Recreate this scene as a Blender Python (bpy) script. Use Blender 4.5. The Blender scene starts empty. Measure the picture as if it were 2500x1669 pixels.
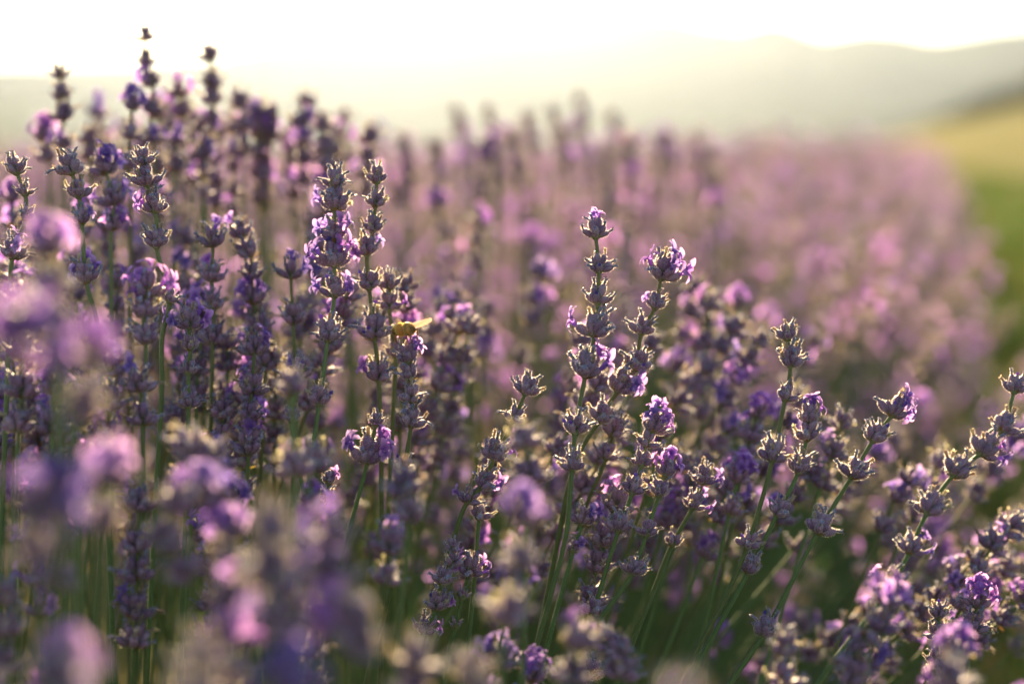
import bpy, math, random
import numpy as np
from mathutils import Vector, Matrix

# ------------------------------------------------------------------ camera, sky, sun, exposure
SC = bpy.context.scene
COL = SC.collection
CAMZ, PITCH, LENS, FOCUS = 0.70, math.radians(5.55), 70.0, 0.92
W = 36.0 / LENS
cam = bpy.data.cameras.new('camera')
cam.lens = LENS; cam.sensor_width = 36.0
cam.clip_start = 0.05; cam.clip_end = 12000
cam.dof.use_dof = True; cam.dof.focus_distance = FOCUS; cam.dof.aperture_fstop = 3.7
cam.dof.aperture_blades = 9
camo = bpy.data.objects.new('camera', cam); COL.objects.link(camo)
camo.location = (0, 0, CAMZ); camo.rotation_euler = (math.radians(90) - PITCH, 0, 0)
SC.camera = camo

SUN_EL, SUN_AZ = math.radians(16.0), math.radians(-2.6)      # azimuth clockwise from +Y
wd = bpy.data.worlds.new('World'); SC.world = wd; wd.use_nodes = True
nt = wd.node_tree; bg = nt.nodes['Background']
sky = nt.nodes.new('ShaderNodeTexSky'); sky.sky_type = 'NISHITA'; sky.sun_disc = False
sky.sun_elevation = SUN_EL; sky.sun_rotation = SUN_AZ
sky.altitude = 300; sky.air_density = 1.0; sky.dust_density = 0.4; sky.ozone_density = 1.0
nt.links.new(sky.outputs[0], bg.inputs[0]); bg.inputs[1].default_value = 0.052

sl = bpy.data.lights.new('sun', 'SUN'); sl.energy = 5.0; sl.angle = math.radians(0.55); sl.color = (1.0, 0.76, 0.43)
so = bpy.data.objects.new('sun', sl); COL.objects.link(so)
sdir = Vector((math.sin(SUN_AZ) * math.cos(SUN_EL), math.cos(SUN_AZ) * math.cos(SUN_EL), math.sin(SUN_EL)))
so.rotation_euler = (-sdir).to_track_quat('-Z', 'Y').to_euler(); so.location = (0, 0, 50)

vs = SC.view_settings
vs.view_transform = 'Standard'; vs.look = 'None'; vs.gamma = 1; vs.use_curve_mapping = False
vs.exposure = 2.25
cy = SC.cycles
cy.use_denoising = True
try: cy.denoiser = 'OPENIMAGEDENOISE'
except Exception: pass
cy.use_adaptive_sampling = True; cy.adaptive_threshold = 0.015
cy.max_bounces = 7; cy.diffuse_bounces = 4; cy.glossy_bounces = 2; cy.transmission_bounces = 5; cy.volume_bounces = 1
cy.caustics_reflective = False; cy.caustics_refractive = False; cy.sample_clamp_indirect = 6.0

HAZE_DENSITY, HAZE_G = 0.000037, 0.80

# ------------------------------------------------------------------ helpers
rng = np.random.default_rng(7)
random.seed(7)
CP, SP = math.cos(PITCH), math.sin(PITCH)
FWD = np.array([0, CP, -SP]); UPV = np.array([0, SP, CP]); RGT = np.array([1.0, 0, 0])
CAM = np.array([0, 0, CAMZ])
HORIZON = 834.5 - math.tan(PITCH) / W * 2500

def at(px, py, d):
    return CAM + d * (FWD + (px - 1250) / 2500 * W * RGT + (834.5 - py) / 2500 * W * UPV)
def project(p):
    v = np.asarray(p) - CAM; d = v @ FWD
    return v[0] / d / W * 2500 + 1250, 834.5 - (v @ UPV) / d / W * 2500, d
def elev(py):                       # tangent of the elevation above the horizon of a photo row
    return (HORIZON - py) / 2500 * W
def azim(px):
    return (px - 1250) / 2500 * W

def tag(o, label=None, cat=None, group=None, kind=None):
    if label: o['label'] = label
    if cat: o['category'] = cat
    if group: o['group'] = group
    if kind: o['kind'] = kind
    return o
def link(name, data, parent=None):
    o = bpy.data.objects.new(name, data); COL.objects.link(o)
    if parent is not None: o.parent = parent
    return o

class Geo:
    """triangle soup with a colour per vertex and a material index per face"""
    def __init__(s): s.v = []; s.f = []; s.c = []; s.m = []; s.n = 0
    def add(s, v, f, c, m):
        v = np.asarray(v, float).reshape(-1, 3); f = np.asarray(f, int).reshape(-1, 3)
        c = np.asarray(c, float)
        if c.ndim == 1: c = np.tile(c, (len(v), 1))
        m = np.full(len(f), m, int) if np.isscalar(m) else np.asarray(m, int)
        s.v.append(v); s.f.append(f + s.n); s.c.append(c[:, :3]); s.m.append(m); s.n += len(v)
    def pack(s):
        if s.v: return np.concatenate(s.v), np.concatenate(s.f), np.concatenate(s.c), np.concatenate(s.m)
        return np.zeros((0, 3)), np.zeros((0, 3), int), np.zeros((0, 3)), np.zeros(0, int)
    def addp(s, pk, M=None, T=None, tint=None):
        v, f, c, m = pk
        if M is not None: v = v @ M.T
        if T is not None: v = v + T
        if tint is not None: c = c * tint
        s.v.append(v); s.f.append(f + s.n); s.c.append(c); s.m.append(m); s.n += len(v)

def to_mesh(name, pk, mats, smooth=True):
    v, f, c, m = pk
    me = bpy.data.meshes.new(name)
    nv, nf = len(v), len(f)
    me.vertices.add(nv); me.vertices.foreach_set('co', v.astype(np.float32).ravel())
    me.loops.add(nf * 3); me.loops.foreach_set('vertex_index', f.astype(np.int32).ravel())
    me.polygons.add(nf); me.polygons.foreach_set('loop_start', np.arange(0, nf * 3, 3, dtype=np.int32))
    me.polygons.foreach_set('loop_total', np.full(nf, 3, np.int32))
    used = np.unique(m) if nf else np.array([0])
    remap = np.zeros(16, int)
    for k, u in enumerate(used):
        remap[u] = k; me.materials.append(mats[u])
    me.polygons.foreach_set('material_index', remap[m].astype(np.int32))
    me.polygons.foreach_set('use_smooth', np.full(nf, smooth, bool))
    ca = me.color_attributes.new('Col', 'FLOAT_COLOR', 'POINT')
    ca.data.foreach_set('color', np.concatenate([np.clip(c, 0, 1), np.ones((nv, 1))], 1).astype(np.float32).ravel())
    me.update(); me.validate()
    return me

def frame_from_z(z, spin=0.0):
    z = z / np.linalg.norm(z)
    a = np.array([1.0, 0, 0]) if abs(z[0]) < 0.9 else np.array([0, 1.0, 0])
    x = a - z * (a @ z); x /= np.linalg.norm(x); y = np.cross(z, x)
    c, s_ = math.cos(spin), math.sin(spin)
    return np.stack([x * c + y * s_, -x * s_ + y * c, z], 1)

def tube(pts, rad, seg, col, mat, geo, cap=True, square=0.0):
    pts = np.asarray(pts, float); n = len(pts)
    rad = np.full(n, rad) if np.isscalar(rad) else np.asarray(rad, float)
    col = np.asarray(col, float); col = np.tile(col, (n, 1)) if col.ndim == 1 else col
    tg = np.gradient(pts, axis=0); tg /= np.linalg.norm(tg, axis=1)[:, None] + 1e-12
    F = frame_from_z(tg[0]); x = F[:, 0]
    V = []; C = []
    ang = np.arange(seg) * 2 * math.pi / seg
    rr = 1 + square * np.cos(4 * ang)
    for i in range(n):
        x = x - tg[i] * (x @ tg[i]); x /= np.linalg.norm(x); y = np.cross(tg[i], x)
        V.append(pts[i] + rad[i] * rr[:, None] * (np.cos(ang)[:, None] * x + np.sin(ang)[:, None] * y))
        C.append(np.tile(col[i], (seg, 1)))
    V = np.concatenate(V); C = np.concatenate(C); f = []
    for i in range(n - 1):
        for k in range(seg):
            a, b = i * seg + k, i * seg + (k + 1) % seg
            f += [(a, b, b + seg), (a, b + seg, a + seg)]
    if cap:
        e = (n - 1) * seg
        for k in range(1, seg - 1): f.append((e, e + k, e + k + 1)); f.append((0, k + 1, k))
    geo.add(V, f, C, mat)

def catmull(P, per=5):
    """centripetal Catmull-Rom through the points"""
    P = np.asarray(P, float)
    if len(P) < 3: return np.array([P[0] + (P[-1] - P[0]) * t for t in np.linspace(0, 1, per + 1)])
    Q = np.vstack([2 * P[0] - P[1], P, 2 * P[-1] - P[-2]]); out = []
    for i in range(1, len(Q) - 2):
        p = Q[i - 1:i + 3]; k = [0.0]
        for q in range(3): k.append(k[-1] + max(1e-6, np.linalg.norm(p[q + 1] - p[q])) ** .5)
        for u in np.arange(per) / per:
            t = k[1] + (k[2] - k[1]) * u
            a = [((k[q + 1] - t) * p[q] + (t - k[q]) * p[q + 1]) / (k[q + 1] - k[q]) for q in range(3)]
            b = [((k[q + 2] - t) * a[q] + (t - k[q]) * a[q + 1]) / (k[q + 2] - k[q]) for q in range(2)]
            out.append(((k[2] - t) * b[0] + (t - k[1]) * b[1]) / (k[2] - k[1]))
    out.append(P[-1]); return np.array(out)

# ------------------------------------------------------------------ materials
def new_mat(name):
    m = bpy.data.materials.new(name); m.use_nodes = True
    t = m.node_tree
    for n in list(t.nodes): t.nodes.remove(n)
    return m, t, t.nodes.new('ShaderNodeOutputMaterial')

def tissue(name, transl, rough=0.7, sheen=0.0, sat_var=0.08, val_var=0.18, tcol=(1, 1, 1), spec=0.25, noise=900.0):
    """leaf, petal or calyx tissue: vertex pigment, fine mottling, light passing through"""
    m, t, out = new_mat(name); N = t.nodes.new; L = t.links.new
    at_ = N('ShaderNodeAttribute'); at_.attribute_name = 'Col'
    tc = N('ShaderNodeTexCoord'); nz = N('ShaderNodeTexNoise'); nz.inputs['Scale'].default_value = noise
    nz.inputs['Detail'].default_value = 3
    L(tc.outputs['Object'], nz.inputs['Vector'])
    mr = N('ShaderNodeMapRange'); mr.inputs[3].default_value = 1 - val_var * 1.6; mr.inputs[4].default_value = 1 + val_var * 1.6
    L(nz.outputs[0], mr.inputs[0])
    oi = N('ShaderNodeObjectInfo'); mo = N('ShaderNodeMapRange'); mo.inputs[3].default_value = 1 - val_var; mo.inputs[4].default_value = 1 + val_var
    L(oi.outputs['Random'], mo.inputs[0])
    mm = N('ShaderNodeMath'); mm.operation = 'MULTIPLY'; L(mr.outputs[0], mm.inputs[0]); L(mo.outputs[0], mm.inputs[1])
    hs = N('ShaderNodeHueSaturation'); L(at_.outputs['Color'], hs.inputs['Color']); L(mm.outputs[0], hs.inputs['Value'])
    hh = N('ShaderNodeMapRange'); hh.inputs[3].default_value = 0.5 - sat_var * 0.35; hh.inputs[4].default_value = 0.5 + sat_var * 0.35
    L(oi.outputs['Random'], hh.inputs[0]); L(hh.outputs[0], hs.inputs['Hue'])
    p = N('ShaderNodeBsdfPrincipled'); L(hs.outputs[0], p.inputs['Base Color'])
    p.inputs['Roughness'].default_value = rough; p.inputs['Specular IOR Level'].default_value = spec
    if sheen: p.inputs['Sheen Weight'].default_value = sheen; p.inputs['Sheen Roughness'].default_value = 0.4
    tr = N('ShaderNodeBsdfTranslucent'); mx = N('ShaderNodeMix'); mx.data_type = 'RGBA'; mx.blend_type = 'MULTIPLY'
    mx.inputs[0].default_value = 1.0; L(hs.outputs[0], mx.inputs[6]); mx.inputs[7].default_value = (*tcol, 1)
    L(mx.outputs[2], tr.inputs[0])
    ms = N('ShaderNodeMixShader'); ms.inputs[0].default_value = transl
    L(p.outputs[0], ms.inputs[1]); L(tr.outputs[0], ms.inputs[2]); L(ms.outputs[0], out.inputs[0])
    return m

M_CALYX = tissue('lavender_calyx', 0.16, 0.55, sheen=0.15, spec=0.4, tcol=(1, .8, .8))
M_PETAL = tissue('lavender_petal', 0.70, 0.55, val_var=0.10, sat_var=0.10, noise=500)
M_STEM = tissue('lavender_stem', 0.10, 0.6, sheen=0.15, val_var=0.15, noise=300)
M_HAIR = tissue('plant_down', 0.84, 0.4, spec=0.8, val_var=0.05, sat_var=0.0)
M_DRY = tissue('dry_bract', 0.55, 0.8, val_var=0.15, noise=600)
M_LEAF = tissue('lavender_leaf', 0.35, 0.6, val_var=0.15, noise=60)
MATS = [M_CALYX, M_PETAL, M_STEM, M_HAIR, M_DRY, M_LEAF]
CAL, PET, STE, HAI, DRY, LEA = range(6)

def ramp_mat(name, cols, scale, detail=6, rough=0.9, bump=0.0, coord='Object', transl=0.0):
    m, t, out = new_mat(name); N = t.nodes.new; L = t.links.new
    tc = N('ShaderNodeTexCoord'); nz = N('ShaderNodeTexNoise'); nz.inputs['Scale'].default_value = scale; nz.inputs['Detail'].default_value = detail
    L(tc.outputs[coord], nz.inputs['Vector'])
    cr = N('ShaderNodeValToRGB'); e = cr.color_ramp.elements
    e[0].position = 0.3; e[1].position = 0.72; e[0].color = (*cols[0], 1); e[1].color = (*cols[-1], 1)
    for k, c in enumerate(cols[1:-1]):
        q = e.new(0.3 + 0.42 * (k + 1) / (len(cols) - 1)); q.color = (*c, 1)
    L(nz.outputs[0], cr.inputs[0])
    p = N('ShaderNodeBsdfPrincipled'); p.inputs['Roughness'].default_value = rough; p.inputs['Specular IOR Level'].default_value = 0.0
    L(cr.outputs[0], p.inputs['Base Color'])
    if bump:
        b = N('ShaderNodeBump'); b.inputs['Strength'].default_value = bump; b.inputs['Distance'].default_value = 0.05
        L(nz.outputs[0], b.inputs['Height']); L(b.outputs[0], p.inputs['Normal'])
    L(p.outputs[0], out.inputs[0])
    return m

# ------------------------------------------------------------------ the land
def grid_mesh(name, P, mat, parent=None):            # P: rows x cols x 3
    r, c, _ = P.shape
    idx = np.arange(r * c).reshape(r, c)
    q = np.stack([idx[:-1, :-1], idx[:-1, 1:], idx[1:, 1:], idx[1:, :-1]], -1).reshape(-1, 4)
    me = bpy.data.meshes.new(name); me.from_pydata(P.reshape(-1, 3).tolist(), [], q.tolist())
    me.polygons.foreach_set('use_smooth', np.ones(len(q), bool)); me.materials.append(mat); me.update()
    return link(name, me, parent)

def fnoise(x, seed, octs=5):                         # smooth 1-D noise
    r = np.random.default_rng(seed); y = np.zeros_like(x)
    for k in range(octs):
        for _ in range(3):
            y = y + np.sin(x * 2 ** k * r.uniform(.7, 1.4) + r.uniform(0, 6.28)) * 0.55 ** k / 3
    return y

ROW_T, ROW_X0, ROW_HW, ROW_SP = 0.212, -0.40, 0.50, 1.75     # row axis x = T*y + X0
def row_u(x, y, k=0):
    return (x - ROW_T * y - ROW_X0 - k * ROW_SP) / math.sqrt(1 + ROW_T ** 2)

# soil sheet, finer near the camera
gy = np.concatenate([[-900, -200, -50, -10], np.arange(-4, 40, 0.5), np.geomspace(40, 3900, 60)])
gx = np.concatenate([-np.geomspace(3900, 12, 40), np.arange(-12, 14, 0.5), np.geomspace(14, 3900, 40)])
GX, GY = np.meshgrid(gx, gy)
GZ = 0.02 * np.sin(GX * 3.1 + 0.7 * np.sin(GY * 2.3)) * np.sin(GY * 2.7) * (np.hypot(GX, GY) < 60) - 0.02
M_SOIL = ramp_mat('dry_field_soil', [(.05, .055, .02), (.12, .10, .045), (.20, .15, .08)], 2.2, 9, bump=0.5)
tag(grid_mesh('ground', np.stack([GX, GY, GZ], -1), M_SOIL), kind='structure')

# meadow hillside at the far right
def interp(px, prof):
    return np.interp(px, [a for a, b in prof], [b for a, b in prof])
S = 2500 / 2349.0
crest_prof = [(1960, 342), (2050, 322), (2150, 302), (2250, 284), (2349, 264), (2700, 215), (3600, 150), (6000, 120)]
crest_prof = [(a * S, (b - max(0, min(14, (a - 1960) * .08))) * S) for a, b in crest_prof]
M_MEADOW = ramp_mat('dry_meadow_grass', [(.14, .16, .065), (.31, .265, .13), (.38, .325, .17)], 0.035, 8)
pxs = np.concatenate([np.linspace(2020, 2700, 60), np.linspace(2730, 6200, 50)]); rs = np.concatenate([np.linspace(42, 300, 50), np.linspace(310, 520, 12)])
P = np.zeros((len(rs), len(pxs), 3))
ce = np.maximum(elev(interp(pxs, crest_prof)), 0) * 300 + 0.75
for i, r in enumerate(rs):
    t = np.clip((r - 42) / 258, 0, 1); t = t * t * (3 - 2 * t)
    a = azim(pxs)
    edge = np.clip((pxs - 2020) / 120, 0, 1)
    z = (ce * t - max(0, r - 300) * 0.02) * edge - 0.6 * (1 - edge) - (0.25 if r < 43 else 0)
    P[i] = np.stack([a * r, np.full_like(a, r), z + 0.08 * np.sin(a * 90 + r * .2)], -1)
tag(grid_mesh('meadow', P, M_MEADOW), kind='structure')

# two hill ridges across the valley
far_prof = [(-2500, 120), (-1200, 150), (-500, 180), (0, 180), (300, 168), (520, 150), (700, 122), (850, 112), (1000, 98), (1100, 78), (1200, 68), (1300, 72),
            (1400, 73), (1540, 64), (1620, 86), (1690, 98), (1750, 82), (1800, 84), (1880, 106), (1980, 92), (2060, 96), (2140, 110), (2230, 102), (2349, 92), (2800, 60), (4000, 110), (6000, 90)]
near_prof = [(-2500, 400), (1250, 342), (1500, 318), (1750, 285), (2000, 245), (2200, 205), (2349, 180), (2800, 120), (3600, 90), (6000, 110)]
hp = np.linspace(-2400, 6000, 420)
hr = np.concatenate([np.linspace(340, 880, 8), np.linspace(900, 1500, 16), np.linspace(1540, 2700, 26), np.linspace(2760, 3300, 8)])
P = np.zeros((len(hr), len(hp), 3)); a = azim(hp)
wob = fnoise(hp / 90.0, 3) * 3.0
e1 = elev(interp(hp, [(x * S, (y - 30 - (84 - y) * .25 * (y < 115)) * S) for x, y in far_prof]) + wob) * 2600
e2 = elev(interp(hp, [(x * S, y * S) for x, y in near_prof]) + wob * 1.5) * 2000
for i, r in enumerate(hr):
    spur = 1 + 0.16 * fnoise(hp / 160 + r / 190, 11) * min(1, abs(r - 2600) / 500)
    z1 = e1 * math.exp(-((r - 2600) / (620 if r < 2600 else 900)) ** 2) * spur
    z2 = e2 * math.exp(-((r - 2000) / (420 if r < 2000 else 420)) ** 2)
    P[i] = np.stack([a * r, np.full_like(a, r), np.maximum(np.maximum(z1, z2), .06) - (.5 if r < 345 else 0)], -1)
M_HILL = ramp_mat('wooded_hillside', [(.022, .034, .018), (.035, .050, .022), (.055, .062, .030)], 0.004, 8)
tag(grid_mesh('hills', P, M_HILL), kind='structure')

# far-off wood along the meadow crest: thousands of leaf clumps that read as one dark band
def leaf_soup(centres, rad, n_each, size, cols, geo, mat, r):
    for (cx, cy_, cz), (rx, rz) in zip(centres, rad):
        d = r.normal(size=(n_each, 3)); d /= np.linalg.norm(d, axis=1)[:, None]
        d *= (r.uniform(0.35, 1, n_each) ** 0.5)[:, None]
        p = np.array([cx, cy_, cz]) + d * np.array([rx, rx, rz])
        u = r.normal(size=(n_each, 3)) * size; w = r.normal(size=(n_each, 3)) * size
        V = np.stack([p - u, p + u * 0.6 + w, p + u * 0.6 - w], 1).reshape(-1, 3)
        f = np.arange(n_each * 3).reshape(-1, 3)
        c = np.repeat(np.array(cols)[r.integers(0, len(cols), n_each)], 3, 0)
        geo.add(V, f, c, mat)
g = Geo(); r_ = np.random.default_rng(5); cs = []; rd = []
for px in np.arange(2270, 3300, 9.0):
    h = np.interp(px, [2270, 2340, 2500, 2700, 3300], [0.9, 2.2, 4.6, 6.5, 8.0]) * r_.uniform(.75, 1.2)
    rr = r_.uniform(304, 330); base = max(elev(float(interp(px, crest_prof))), 0) * 300 + 0.5
    cs.append((azim(px) * rr, rr, base + h * .45)); rd.append((h * .55 + .4, h * .55))
leaf_soup(cs, rd, 320, 0.28, [(.03, .05, .018), (.045, .075, .02), (.06, .085, .03)], g, LEA, r_)
tag(link('far_wood', to_mesh('far_wood', g.pack(), MATS, False)), 'dark green wood along the crest of the dry meadow', 'wood', kind='stuff')

# ------------------------------------------------------------------ lavender pieces (unit length = one calyx)
LEN = 0.0070
def hair_tris(geo, P, Nrm, length, width, col, r, mat=HAI):
    n = len(P)
    d = Nrm + r.normal(scale=.35, size=(n, 3)); d /= np.linalg.norm(d, axis=1)[:, None]
    s = np.cross(d, r.normal(size=(n, 3))); s /= np.linalg.norm(s, axis=1)[:, None] + 1e-9
    L_ = length * r.uniform(.6, 1.25, (n, 1))
    V = np.stack([P - s * width, P + s * width, P + d * L_], 1).reshape(-1, 3)
    geo.add(V, np.arange(3 * n).reshape(-1, 3), col, mat)

CAL_GREEN = np.array([.20, .21, .09]); CAL_PURP = np.array([.265, .150, .225]); CAL_DARK = np.array([.185, .100, .205]); CAL_GREY = np.array([.34, .28, .35])
PROFILE = [(0, .05), (.07, .10), (.25, .19), (.5, .245), (.75, .245), (.92, .195), (1.0, .12)]
def calyx_geo(seg, rings, hairs, tip, r, hue=0.0):
    g = Geo(); ts = np.linspace(0, 1, rings)
    ts[1:-1] = ts[1:-1] ** 0.9
    rad = np.interp(ts, [a for a, b in PROFILE], [b for a, b in PROFILE]) * r.uniform(.92, 1.1)
    bend = r.normal(scale=.05)
    pts = np.stack([bend * ts ** 2, np.zeros_like(ts), ts], 1)
    purple = CAL_PURP * (1 - abs(hue)) + (CAL_DARK if hue < 0 else CAL_GREY) * abs(hue)
    w = np.clip((ts - .05) / .33, 0, 1)[:, None]; w2 = np.clip((ts - .8) / .2, 0, 1)[:, None]
    col = CAL_GREEN * (1 - w) + purple * w; col = col * (1 - .35 * w2) + CAL_GREY * .35 * w2
    ang = np.arange(seg) * 2 * math.pi / seg; V = []; C = []
    for i in range(rings):
        rib = 1 + (0.07 * np.cos(ang * (seg // 2)) if seg >= 8 else 0)
        V.append(pts[i] + rad[i] * np.stack([np.cos(ang) * rib, np.sin(ang) * rib, 0 * ang], 1))
        C.append(np.tile(col[i], (seg, 1)) * (1 + .10 * np.cos(ang * (seg // 2)))[:, None])
    V.append([pts[-1] - [0, 0, .06]]); C.append([col[-1] * .5])
    V = np.concatenate(V); C = np.concatenate(C); f = []
    for i in range(rings - 1):
        for k in range(seg):
            a_, b_ = i * seg + k, i * seg + (k + 1) % seg
            f += [(a_, b_, b_ + seg), (a_, b_ + seg, a_ + seg)]
    e = (rings - 1) * seg
    for k in range(seg): f.append((e + k, e + (k + 1) % seg, rings * seg))
    g.add(V, f, C, CAL)
    if hairs:
        t = r.uniform(.08, 1, hairs); an = r.uniform(0, 6.283, hairs)
        rr = np.interp(t, ts, rad)
        Nn = np.stack([np.cos(an), np.sin(an), .35 + 0 * an], 1); Nn /= np.linalg.norm(Nn, axis=1)[:, None]
        Pp = np.stack([rr * np.cos(an) + bend * t ** 2, rr * np.sin(an), t], 1)
        hair_tris(g, Pp, Nn, .105, .012 * max(1, 80 / hairs) ** .5, np.array([.86, .76, .68]), r)
    top = pts[-1]
    if tip in ('grey', 'tan'):
        c0, c1 = ((np.array([.13, .12, .19]), np.array([.24, .24, .32])) if tip == 'grey' else (np.array([.30, .22, .17]), np.array([.52, .42, .27])))
        ln = r.uniform(.36, .62); bd = r.normal(scale=.16, size=2)
        n = 5 if seg >= 8 else 3
        s_ = np.linspace(0, 1, n)
        tp = top + np.stack([bd[0] * s_ ** 2, bd[1] * s_ ** 2, -.08 + ln * s_], 1)
        rd_ = np.interp(s_, [0, .6, .85, 1], [.085, .075, .12, .10]) * r.uniform(.85, 1.15)
        cc = c0 + (c1 - c0) * s_[:, None]
        tube(tp, rd_, 6 if seg >= 8 else 4, cc, DRY if tip == 'tan' else CAL, g)
        for k in range(5 if seg >= 8 else 3):          # shrivelled lobes curling outwards
            an = k * 1.2566 + r.uniform(-.4, .4); o = np.array([math.cos(an), math.sin(an), 0])
            b = tp[-1] + o * .06; l = r.uniform(.10, .2); side = np.cross(o, [0, 0, 1]) * .06
            q = b + o * l * .6 + np.array([0, 0, l * .55]); q2 = q + o * l * .5 - np.array([0, 0, l * r.uniform(-.2, .5)])
            g.add([b - side, b + side, q + side * .9, q - side * .9, q2], [(0, 1, 2), (0, 2, 3), (3, 2, 4)], c1 * r.uniform(.8, 1.25), DRY if tip == 'tan' else CAL)
        if hairs:
            nh = hairs // 2; t = r.uniform(.1, 1, nh); an = r.uniform(0, 6.283, nh)
            Pp = np.stack([np.interp(t, s_, tp[:, k]) for k in range(3)], 1) + .09 * np.stack([np.cos(an), np.sin(an), 0 * an], 1)
            hair_tris(g, Pp, np.stack([np.cos(an), np.sin(an), .3 + 0 * an], 1), .085, .012, np.array([.84, .77, .66]), r)
    elif tip == 'bud':
        s_ = np.linspace(0, 1, 5); tp = top + np.stack([0 * s_, 0 * s_, -.06 + .34 * s_], 1)
        tube(tp, [.09, .12, .14, .10, .03], 6 if seg >= 8 else 4, np.array([.24, .15, .50]), PET, g)
    return g.pack()

VIO0, VIO1, VIO2 = np.array([.22, .10, .42]), np.array([.52, .31, .73]), np.array([.69, .43, .77])
def corolla_geo(nu, nv, r):
    """two-lipped lavender flower: tube, two upper lobes, three lower ones"""
    g = Geo(); ln = r.uniform(.30, .45)
    s_ = np.linspace(0, 1, 3 if nu > 2 else 2); n = len(s_)
    tp = np.stack([.10 * s_ ** 2, 0 * s_, -.06 + ln * s_], 1)
    tube(tp, np.interp(s_, [0, 1], [.085, .15]), 6 if nu > 2 else 4, VIO0 * .6 + VIO1 * .4 * np.ones((n, 1)), PET, g, cap=False)
    c = tp[-1]; tone = r.uniform(0, 1)
    lobes = [(-.42, .66, .52, .95), (.42, .66, .52, .95), (math.pi - .95, .48, .36, 1.25), (math.pi, .52, .40, 1.35), (math.pi + .95, .48, .36, 1.25)]
    for az, L_, wd_, fl in lobes:
        az += r.normal(scale=.14); L_ *= r.uniform(.85, 1.15); fl += r.normal(scale=.22)
        o = np.array([math.cos(az), math.sin(az), 0]); sd = np.array([-math.sin(az), math.cos(az), 0]); zz = np.array([0, 0, 1.0])
        V = []; C = []
        for i in range(nu + 1):
            u = i / nu; ww = wd_ * (0.28 + .72 * math.sin(math.pi * min(1, .12 + u * .80)) ** .8) * (1 if u < .98 else .55)
            ang_ = fl * (0.35 + .85 * u)
            ctr = c + o * (.11 + L_ * u * math.sin(ang_)) + zz * (L_ * u * math.cos(ang_))
            for j in range(nv + 1):
                v = j / nv * 2 - 1
                cup = .14 * (v * v) * (1 if r.random() < .9 else -.3) + r.normal(scale=.018)
                V.append(ctr + sd * v * ww * .5 + (o * -.4 + zz * .9) * cup * L_)
                k = min(1, u * 1.1) * (1 - .12 * (abs(v) < .25))
                C.append(VIO0 * (1 - k) + (VIO1 * (1 - tone) + VIO2 * tone) * k)
        f = []
        for i in range(nu):
            for j in range(nv):
                a_ = i * (nv + 1) + j; f += [(a_, a_ + 1, a_ + nv + 2), (a_, a_ + nv + 2, a_ + nv + 1)]
        g.add(V, f, C, PET)
    return g.pack()

def bract_geo(r, nu=4):
    g = Geo(); V = []; C = []; L_ = r.uniform(.55, .8); wd_ = r.uniform(.34, .48); tilt = r.uniform(1.15, 1.75)
    for i in range(nu + 1):
        u = i / nu; ww = wd_ * math.sin(math.pi * (.18 + .8 * u)) * (1 - .4 * u)
        o = np.array([.06 + L_ * u * math.sin(tilt - .3 * u), 0, L_ * u * math.cos(tilt - .3 * u)])
        for v in (-1, 0, 1):
            V.append(o + np.array([0, v * ww * .5, .06 * v * v - .02])); C.append(np.array([.42, .25, .07]) * r.uniform(.7, 1.2))
    f = []
    for i in range(nu):
        for j in range(2):
            a_ = i * 3 + j; f += [(a_, a_ + 1, a_ + 4), (a_, a_ + 4, a_ + 3)]
    g.add(V, f, C, DRY)
    return g.pack()

r0 = np.random.default_rng(21)
def scaled(pk, s): return (pk[0] * s, pk[1], pk[2], pk[3])
HI_DRY = [scaled(calyx_geo(10, 7, 210, 'grey' if k % 3 < 2 else 'tan', r0, hue=r0.uniform(-.6, .4)), LEN) for k in range(9)]
HI_BARE = [scaled(calyx_geo(10, 7, 210, None, r0, hue=r0.uniform(-.6, .3)), LEN) for k in range(4)]
HI_BUD = [scaled(calyx_geo(10, 7, 210, 'bud', r0, hue=r0.uniform(-.5, .3)), LEN) for k in range(2)]
HI_COR = [scaled(corolla_geo(4, 4, r0), LEN) for k in range(6)]
HI_BRA = [scaled(bract_geo(r0), LEN) for k in range(3)]
ME_DRY = [to_mesh('calyx', p, MATS) for p in HI_DRY]; ME_BARE = [to_mesh('calyx', p, MATS) for p in HI_BARE]
ME_BUD = [to_mesh('calyx', p, MATS) for p in HI_BUD]; ME_COR = [to_mesh('corolla', p, MATS) for p in HI_COR]
ME_BRA = [to_mesh('bract', p, MATS) for p in HI_BRA]
def receptacle(r):
    g = Geo(); s_ = np.linspace(0, 1, 5)
    tube(np.stack([0 * s_, 0 * s_, -.0014 + .0042 * s_], 1), [.0006, .0016, .0020, .0015, .0007], 8, np.array([.17, .18, .07]), STE, g)
    for k in range(6):
        a_ = k * 1.047 + r.uniform(-.2, .2)
        tube([np.array([0, 0, .0004]), np.array([math.cos(a_) * .0024, math.sin(a_) * .0024, .0016])], [.0007, .0005], 5, np.array([.16, .17, .07]), STE, g)
    return g.pack()
ME_REC = [to_mesh('flower_whorl', receptacle(r0), MATS) for k in range(2)]

def whorl_plan(n, r, top=False):
    """directions (unit), base points and lengths of the calyces round a stem along +Z"""
    out = []; spin = r.uniform(0, 6.28); nl = max(3, int(round(n * .55)))
    for i in range(n):
        low = i < nl
        az = spin + (i * 2 * math.pi / nl if low else .4 + (i - nl) * 2 * math.pi / max(1, n - nl)) + r.normal(scale=.22)
        th = math.radians(r.uniform(28, 68)) if low else math.radians(r.uniform(5, 30))
        if top and not low: th *= .7
        d = np.array([math.cos(az) * math.sin(th), math.sin(az) * math.sin(th), math.cos(th)])
        b = np.array([math.cos(az), math.sin(az), 0]) * .0011 + np.array([0, 0, (.0002 if low else .0028)])
        out.append((d, b, r.uniform(.84, 1.12), az))
    return out

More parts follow.
